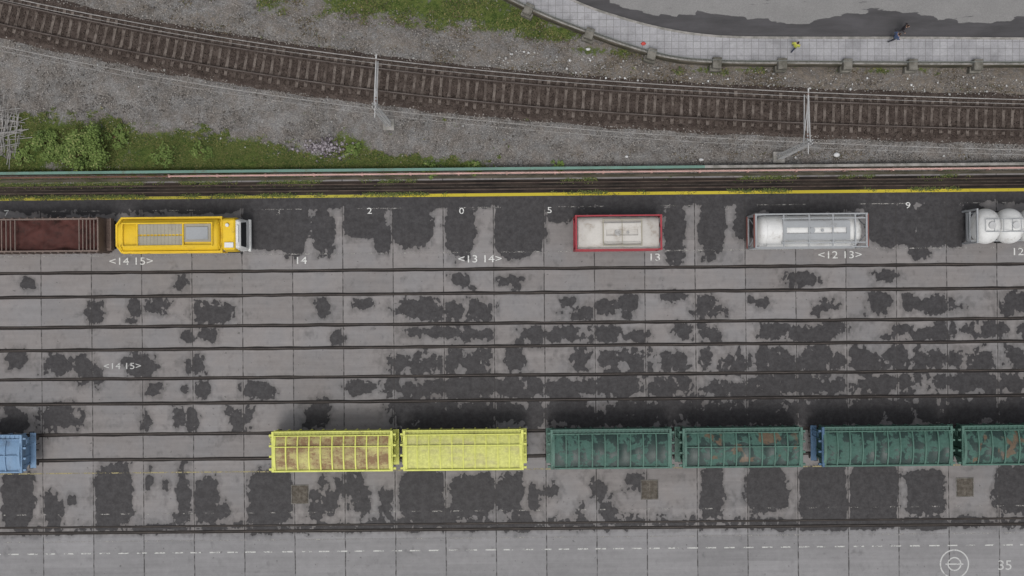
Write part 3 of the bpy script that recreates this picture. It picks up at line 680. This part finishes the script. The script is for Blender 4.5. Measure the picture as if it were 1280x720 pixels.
# ---------------------------------------------------------------- tanks and containers
def dome(x,r,d,s_): return [(x+s_*d*math.sin(a),r*math.cos(a)) for a in np.linspace(0,math.pi/2*.97,7)]
def tank_prof(x0,x1,r,d): return dome(x0,r,d,-1)[::-1]+dome(x1,r,d,1)
def tankc(name,px0,px1,pyc,H,W,mfr,mtank,mwalk,d=.35,xw=None,rr=None,p=1.0,mv=None,rings=True):
    k=CH/(CH-H); L=(px1-px0)/S/k; X_,Y_=PH((px0+px1)/2,pyc,H); e=empty(name,X_,Y_,.0,A); r=rr or W/2-.1
    cz=H-.12-r
    g=G(); g.lathe(tank_prof(-L/2+.15+d,L/2-.15-d,r,d),0,cz,1,1,40,p); g.mk('tank_shell',mtank,e,0,True)
    if rings:
        g=G()
        for x in np.linspace(-L/2+.9,L/2-.9,5): g.lathe([(x-.04,r+.005),(x-.03,r+.035),(x+.03,r+.035),(x+.04,r+.005)],0,cz,1,1,40,p)
        g.mk('reinforcing_rings',mtank,e)
    g=G(); t_=.14
    for sx in(-1,1):
        x0=sx*(L/2-t_/2)-t_/2
        for sy in(-1,1):
            y0=sy*(W/2-t_/2)-t_/2; g.box(x0,x0+t_,y0,y0+t_,.02,H)
        g.box(x0+.01,x0+t_-.01,-W/2+t_,W/2-t_,H-.13,H-.01); g.box(x0+.01,x0+t_-.01,-W/2+t_,W/2-t_,.05,.2)
        g.tube((x0+t_/2,-W/2+.1,.2),(x0+t_/2,-.2,H-.1),.04,6); g.tube((x0+t_/2,W/2-.1,.2),(x0+t_/2,.2,H-.1),.04,6)
    for sy in(-1,1):
        y0=sy*(W/2-.05)-.05; g.box(-L/2+t_,L/2-t_,y0,y0+.1,H-.11,H-.02); g.box(-L/2+t_,L/2-t_,y0,y0+.1,.04,.2)
        for sx in(-1,1): g.tube((sx*(L/2-.15),y0+.05,H*.5),(sx*(L/2-1.1),y0+.05,H-.08),.035,6)
    g.mk('container_frame',mfr,e,.01)
    g=G(); a,b=xw or (-L*.22,L*.22)
    g.box(a,b,-.62,-.2,H-.06,H-.02); g.box(a,b,.2,.62,H-.06,H-.02); g.box(a,a+.25,-.2,.2,H-.06,H-.02); g.box(b-.25,b,-.2,.2,H-.06,H-.02)
    g.mk('top_walkway',mwalk,e)
    g=G()
    x=(a+b)/2-.3; g.tube((x,0,H-.25),(x,0,H-.02),.2,18); g.tube((x+.7,0,H-.2),(x+.7,0,H-.03),.1,12)
    for yy in(-.66,.63): g.box(a+.05,b-.05,yy,yy+.03,H-.03,H+.02)
    g.mk('manhole_and_valves',mv or mfr,e)
    return e,L
redp=paint('red_paint',(.27,.034,.045),(.15,.06,.055),.55); creamp=paint('cream_paint',(.46,.44,.41),(.28,.24,.20),.65); grat=simple('grey_grating',(.26,.255,.245),(.38,.37,.36),6)
whitep=paint('white_paint',(.58,.58,.57),(.26,.24,.21),.5); silver=paint('grey_frame_paint',(.27,.28,.29),(.14,.13,.12),.45)
yelp=paint('yellow_paint',(.62,.41,.02),(.28,.18,.04),.5); khaki=paint('khaki_grating',(.27,.25,.20),(.15,.13,.10),.5)
e,L=tankc('tank_container',719,828,290.5,2.6,2.38,redp,creamp,creamp,d=.08,p=.42,xw=(-1.1,1.55),mv=grat,rings=False)
g=G(); g.box(-1.08,-1.0,-.9,.9,2.55,2.62); g.box(1.5,1.58,-.9,.9,2.55,2.62); g.box(-1.0,1.5,.82,.9,2.55,2.62); g.box(-1.0,1.5,-.9,-.82,2.55,2.62); g.box(.2,.26,-.82,.82,2.55,2.6); g.mk('spill_box_rim',khaki,e)
e,L=tankc('tank_container',944,1085,288,2.6,2.32,silver,whitep,silver,d=.55,xw=(-1.9,2.6))
g=G()
for x in (-1.9,-.2,1.4,2.9): g.box(x,x+.09,-1.05,1.05,2.52,2.6)
for sy in(-1,1): g.box(-2.0,L/2-.15,sy*.82-.04,sy*.82+.04,2.45,2.59)
g.mk('cross_members',silver,e)
g=G()
for s_ in(-1,1):
    x=s_*(L/2+.035); g.box(x-.03,x+.03,-1.1,1.1,2.3,2.56); g.box(x-.03,x+.03,-1.1,1.1,.1,.3)
g.mk('end_bars',paint('brown_red_paint',(.17,.06,.05),(.1,.05,.04),.5),e)
# tank truck
H=3.0; k=CH/(CH-H); X_,Y_=PH(221,293,H); L=162/S/k; W=2.45
e=empty('tank_truck',X_,Y_,0,A)
g=G(); g.box(-L/2+.2,L/2-.3,-.5,-.38,.75,1.0); g.box(-L/2+.2,L/2-.3,.38,.5,.75,1.0)
for x in np.linspace(-L/2+.4,L/2-.8,6): g.box(x,x+.1,-.38,.38,.78,.96)
g.mk('chassis',M_dsteel,e)
g=G()
for x in(-L/2+1.3,-L/2+2.5,L/2-1.2):
    for y in(-1.0,1.0): g.tube((x,y-.16,.5),(x,y+.16,.5),.5,24)
    g.tube((x,-1,.5),(x,1,.5),.09,8)
g.mk('wheels',M_rubber,e,.03)
xt1=L/2-1.45
g=G(); g.lathe(tank_prof(-L/2+.45,xt1-.35,1.15,.4),0,1.75,1,.95,36,.75); g.mk('tank_shell',yelp,e,0,True)
g=G(); 
for sy in(-1,1): y=sy*(W/2-.08); g.box(-L/2+.4,xt1-.12,y-.07,y+.07,2.3,2.46); g.box(-L/2+.05,xt1,y-.06,y+.06,1.0,1.12); g.tube((-L/2+.42,sy*(W/2-.08),2.38),(-L/2+.1,sy*(W/2-.5),2.38),.07,8)
g.box(-L/2+.03,-L/2+.17,-W/2+.48,W/2-.48,2.31,2.45); g.box(xt1-.12,xt1+.02,-W/2,W/2,2.3,2.48)
for x in(-L/2+.5,-L/2+1.8,0,xt1-.14):
    for sy in(-1,1): y=sy*(W/2-.07); g.box(x,x+.1,y-.05,y+.05,1.1,2.3)
for sy in(-1,1):
    for x in(-L/2+.5,xt1-.1): g.tube((x,sy*1.1,2.4),(x,sy*.7,2.9),.04,6)
g.box(-L/2+.7,xt1-.5,-.8,-.72,2.9,3.02); g.box(-L/2+.7,xt1-.5,.72,.8,2.9,3.02)
for x in (-L/2+.62,-L/2+1.62,.36,xt1-.58): g.box(x,x+.09,-.8,.8,2.905,3.01)
g.mk('tank_frame',yelp,e,.012)
g=G(); g.box(-L/2+1.72,.33,-.70,-.1,2.86,2.93); g.box(-L/2+1.72,.33,.02,.70,2.86,2.93); g.box(.47,xt1-.62,-.5,.7,2.86,2.93); g.mk('top_walkway',khaki,e)
g=G(); g.box(.6,xt1-.8,-.35,.5,2.932,3.0); g.mk('valve_box_lid',silver,e,.02)
g=G()
for i in range(12): x=-L/2+1.78+i*.24; g.box(x,x+.03,-.68,.68,2.931,2.95)
g.mk('grating_bars',khaki,e)
g=G(); g.prism([(-1.12,.9),(1.12,.9),(1.16,1.9),(1.02,2.75),(-1.02,2.75),(-1.16,1.9)],L/2-1.4,L/2-.5); g.mk('cab_rear',yelp,e,.1)
c0,c1=L/2-.52,L/2-.02
g=G(); g.add([(c0,-1.12,.55),(c1,-1.0,.55),(c1,1.0,.55),(c0,1.12,.55),(c0,-1.12,1.75),(c1,-.98,1.6),(c1,.98,1.6),(c0,1.12,1.75),(c0,-.98,2.68),(c1-.2,-.88,2.5),(c1-.2,.88,2.5),(c0,.98,2.68)],
 [(0,3,2,1),(0,1,5,4),(1,2,6,5),(2,3,7,6),(4,5,9,8),(6,7,11,10),(8,9,10,11),(5,6,10,9),(0,4,8,11,7,3)]); g.mk('cab_front',whitep,e,.08)
g=G(); g.add([(c1-.0,-.85,1.72),(c1-.0,.85,1.72),(c1-.17,.78,2.42),(c1-.17,-.78,2.42),(c1+.02,-.85,1.7),(c1+.02,.85,1.7),(c1-.14,.78,2.44),(c1-.14,-.78,2.44)],[(4,5,6,7),(0,4,7,3),(1,2,6,5),(0,1,5,4),(3,7,6,2)]); g.mk('windscreen',M_glass,e)
g=G(); g.box(L/2-.1,L/2+.07,-1.1,1.1,.45,.8); g.mk('bumper',whitep,e,.03)
g=G()
for sy in(-1,1): g.tube((L/2-.35,sy*1.05,2.3),(L/2-.2,sy*1.25,2.3),.025,5); g.box(L/2-.24,L/2-.18,sy*1.25-.08,sy*1.25+.08,1.95,2.4)
g.mk('mirrors',M_dsteel,e,.01)
g=G(); g.box(L/2-1.2,L/2-.6,-.9,-.55,2.76,2.86); g.tube((L/2-1.0,.6,2.75),(L/2-1.0,.6,2.95),.12,10); g.box(L/2-.46,L/2-.3,-.6,.6,2.64,2.72); g.mk('roof_equipment',whitep,e,.02)
# rusty open container
H=2.5; k=CH/(CH-H); X_,Y_=PH(48,294,H); L=150/S/k; W=2.25
e=empty('open_container',X_,Y_,0,A)
g=G(); g.box(-L/2,L/2,-W/2,-W/2+.1,.15,H); g.box(-L/2,L/2,W/2-.1,W/2,.15,H); g.box(-L/2,-L/2+.1,-W/2+.1,W/2-.1,.15,H); g.box(L/2-.1,L/2,-W/2+.1,W/2-.1,.15,H); g.box(-L/2,L/2,-W/2+.001,W/2-.001,.02,.149)
for i in range(16):
    x=-L/2+.1+(L-.3)*i/15
    for sy in(-1,1): y=sy*(W/2+.04); g.box(x,x+.1,y-.04,y+.04,.2,H-.05)
for x in(L/2-1.1,L/2-.85,L/2-.6,L/2-.35,-L/2+1.2,-L/2+1.5,-L/2+1.8,-L/2+2.1,-L/2+2.4,L/2-1.35): g.box(x,x+.07,-W/2+.1,W/2-.1,H-.1,H-.02)
g.mk('container_shell',paint('brown_steel',(.14,.105,.09),(.06,.045,.04),.6),e,.01)
V=[];F=[];nx,ny=60,18
for i in range(nx+1):
    for j in range(ny+1):
        x=-L/2+.1+(L-.2)*i/nx; y=-W/2+.1+(W-.2)*j/ny; V.append((x,y,H-.35+.28*mnoise.noise(Vector((x*1.2,y*1.5,3)))+.12*mnoise.noise(Vector((x*4,y*4,9)))-.06))
for i in range(nx):
    for j in range(ny): q=i*(ny+1)+j; F.append((q,q+ny+1,q+ny+2,q+1))
mk('maroon_load',V,F,paint('maroon_scrap',(.065,.023,.019),(.022,.013,.011),.7,.8,1.0,.4),e,0,True)
X_,Y_=PH(131,293,1.3); e=empty('flat_trailer',X_,Y_,0,A)
g=G(); g.box(-.55,.5,-1.1,1.1,.9,1.05)
for i in range(5): y=-1.0+i*.48; g.box(-.5,.45,y,y+.12,1.052,1.1)
g.box(.42,.5,-1.1,1.1,1.1,1.5); g.mk('deck',paint('brown_deck',(.12,.085,.07),(.06,.045,.04),.5),e,.01)
g=G()
for y in(-.85,.85): g.tube((0,y-.12,.45),(0,y+.12,.45),.45,20)
g.tube((0,-.85,.45),(0,.85,.45),.07,8); g.box(-.4,.4,-.4,-.3,.45,.9); g.box(-.4,.4,.3,.4,.45,.9); g.mk('wheels',M_rubber,e,.02)
# powder tank with several pods
H=2.9; X_,Y_=PH(1300,281,H); e=empty('powder_tank_trailer',X_,Y_,0,A)
g=G()
for i in range(5):
    x=-3.15+i*1.6; g.lathe([(x-.86*math.cos(a),max(.02,1.2*math.sin(a)**.6)) for a in np.linspace(.03,math.pi-.03,17)],0,1.68,1,.95,30)
g.mk('tank_pods',whitep,e,0,True)
g=G(); g.box(-4.0,4.9,-1.0,-.88,.6,.85); g.box(-4.0,4.9,.88,1.0,.6,.85)
for x in np.linspace(-4,4.8,7): g.box(x,x+.1,-.88,.88,.62,.83)
for sy in(-.42,.42): g.tube((-3.6,sy,2.86),(4.2,sy,2.86),.03,6)
for x in np.linspace(-3.6,4.2,14): g.tube((x,-.42,2.86),(x,.42,2.86),.02,5)
sx=-4.05
for sy in(-1.1,1.1): g.box(sx,sx+.12,sy-.06,sy+.06,.1,2.5)
g.box(sx+.01,sx+.11,-1.04,1.04,2.38,2.5); g.box(sx+.01,sx+.11,-1.04,1.04,1.2,1.32)
g.mk('frame_and_ladder',silver,e)
g=G()
for i in range(5): x=-3.15+i*1.6; g.tube((x,0,2.78),(x,0,2.9),.24,18)
g.mk('hatches',M_steel,e)
g=G()
for x in(-1.5,2.2,3.4):
    for y in(-.95,.95): g.tube((x,y-.14,.46),(x,y+.14,.46),.46,22)
g.mk('wheels',M_rubber,e,.02)
# ---------------------------------------------------------------- people
def person(px,py,z,head,jack,trous,name='pedestrian'):
    J={'pel':(0,0,.95,.15),'wa':(0,0,1.1,.14),'ch':(.02,0,1.34,.17),'nk':(.03,0,1.5,.06),'hd':(.05,0,1.62,.095),'ht':(.05,0,1.72,.085),'nose':(.145,0,1.625,.015),
       'sl':(0,.19,1.42,.065),'el':(-.08,.25,1.16,.048),'wl':(.1,.27,.95,.033),'hl':(.14,.27,.88,.035),
       'sr':(0,-.19,1.42,.065),'er':(-.04,-.25,1.16,.048),'wr':(.16,-.26,1.0,.033),'hr':(.22,-.26,.94,.035),
       'kl':(.14,.1,.52,.075),'al':(.2,.1,.1,.045),'tl':(.36,.1,.05,.04),'pl':(.04,.1,.88,.10),
       'kr':(-.02,-.1,.5,.075),'ar':(-.3,-.1,.16,.045),'tr':(-.18,-.1,.05,.04),'pr':(-.02,-.1,.88,.10)}
    for i,(s_,c) in enumerate([('l',(.14,.27,.88)),('r',(.22,-.26,.94))]):
        for f in range(5): J[f'f{s_}{f}']=(c[0]+.02+.012*f,c[1]+(f-2)*.018,c[2]-.07+(.04 if f==0 else 0)+.006*abs(f-2),.009)
    E=[('pel','wa'),('wa','ch'),('ch','nk'),('nk','hd'),('hd','ht'),('hd','nose'),('ch','sl'),('sl','el'),('el','wl'),('wl','hl'),('ch','sr'),('sr','er'),('er','wr'),('wr','hr'),
       ('pel','pl'),('pl','kl'),('kl','al'),('al','tl'),('pel','pr'),('pr','kr'),('kr','ar'),('ar','tr')]+[('h'+s_,f'f{s_}{f}') for s_ in 'lr' for f in range(5)]
    ks=list(J); me=bpy.data.meshes.new('b'); me.from_pydata([J[k_][:3] for k_ in ks],[(ks.index(a),ks.index(b)) for a,b in E],[])
    o=bpy.data.objects.new('tmp',me); sc.collection.objects.link(o); o.modifiers.new('s','SKIN')
    for i,k_ in enumerate(ks): me.skin_vertices[0].data[i].radius=(J[k_][3],)*2
    me.skin_vertices[0].data[0].use_root=True
    sb=o.modifiers.new('ss','SUBSURF'); sb.levels=1; sb.render_levels=1
    dg=bpy.context.evaluated_depsgraph_get(); me2=bpy.data.meshes.new_from_object(o.evaluated_get(dg)); bpy.data.objects.remove(o)
    X_,Y_=P(px,py); e=empty(name,X_,Y_,z,head); b=bpy.data.objects.new('body',me2); sc.collection.objects.link(b); b.parent=e
    me2.materials.clear()
    for mm in (jack,trous,SKIN,HAIR,M_rubber): me2.materials.append(mm)
    for p_ in me2.polygons:
        c=p_.center; i=0
        if c.z<.92 and abs(c.y)<.22: i=1
        if c.z<.11: i=4
        if c.z>1.5: i=2
        if c.z>1.52 and (c.x<.06 or c.z>1.69): i=3
        if abs(c.y)>.22 and c.z<.99: i=2
        p_.material_index=i; p_.use_smooth=True
SKIN=simple('skin',(.4,.24,.17),(.45,.28,.2)); HAIR=simple('dark_hair',(.02,.014,.01),(.035,.025,.02))
person(1110,52,ZP,.3,paint('blue_jacket',(.06,.09,.17),amt=.1),paint('dark_trousers',(.03,.03,.04),amt=.1))
person(1121,41,ZP-.13,-.5,paint('black_jacket',(.03,.025,.03),amt=.1),paint('grey_trousers',(.06,.055,.06),amt=.1))
person(987,63,ZP,1.0,paint('hi_vis_jacket',(.45,.47,.08),amt=.2),paint('navy_trousers',(.04,.045,.07),amt=.1))
# ---------------------------------------------------------------- light and camera
w=bpy.data.worlds.new('World'); sc.world=w; w.use_nodes=True; nt=w.node_tree; bg=nt.nodes['Background']
sky=nt.nodes.new('ShaderNodeTexSky'); sky.sky_type='NISHITA'; sky.sun_disc=False; el,az=math.radians(68),math.radians(190)
sky.sun_elevation=el; sky.sun_rotation=az; sky.dust_density=4; sky.air_density=1.2
hs=nt.nodes.new('ShaderNodeHueSaturation'); hs.inputs['Saturation'].default_value=.22
nt.links.new(sky.outputs[0],hs.inputs['Color']); nt.links.new(hs.outputs[0],bg.inputs[0]); bg.inputs[1].default_value=.145
sl=bpy.data.lights.new('sun','SUN'); sl.energy=1.15; sl.angle=math.radians(20); sl.color=(1,.975,.945)
so=bpy.data.objects.new('sun',sl); sc.collection.objects.link(so)
dirv=Vector((math.sin(az)*math.cos(el),math.cos(az)*math.cos(el),math.sin(el))); so.rotation_euler=dirv.to_track_quat('Z','Y').to_euler()
cd=bpy.data.cameras.new('camera'); cd.sensor_width=36; cd.lens=36*CH/(1280/S); cd.clip_end=6000
co=bpy.data.objects.new('camera',cd); sc.collection.objects.link(co); co.location=(0,0,CH); sc.camera=co
sc.view_settings.view_transform='Standard'; sc.view_settings.look='None'; sc.view_settings.exposure=0
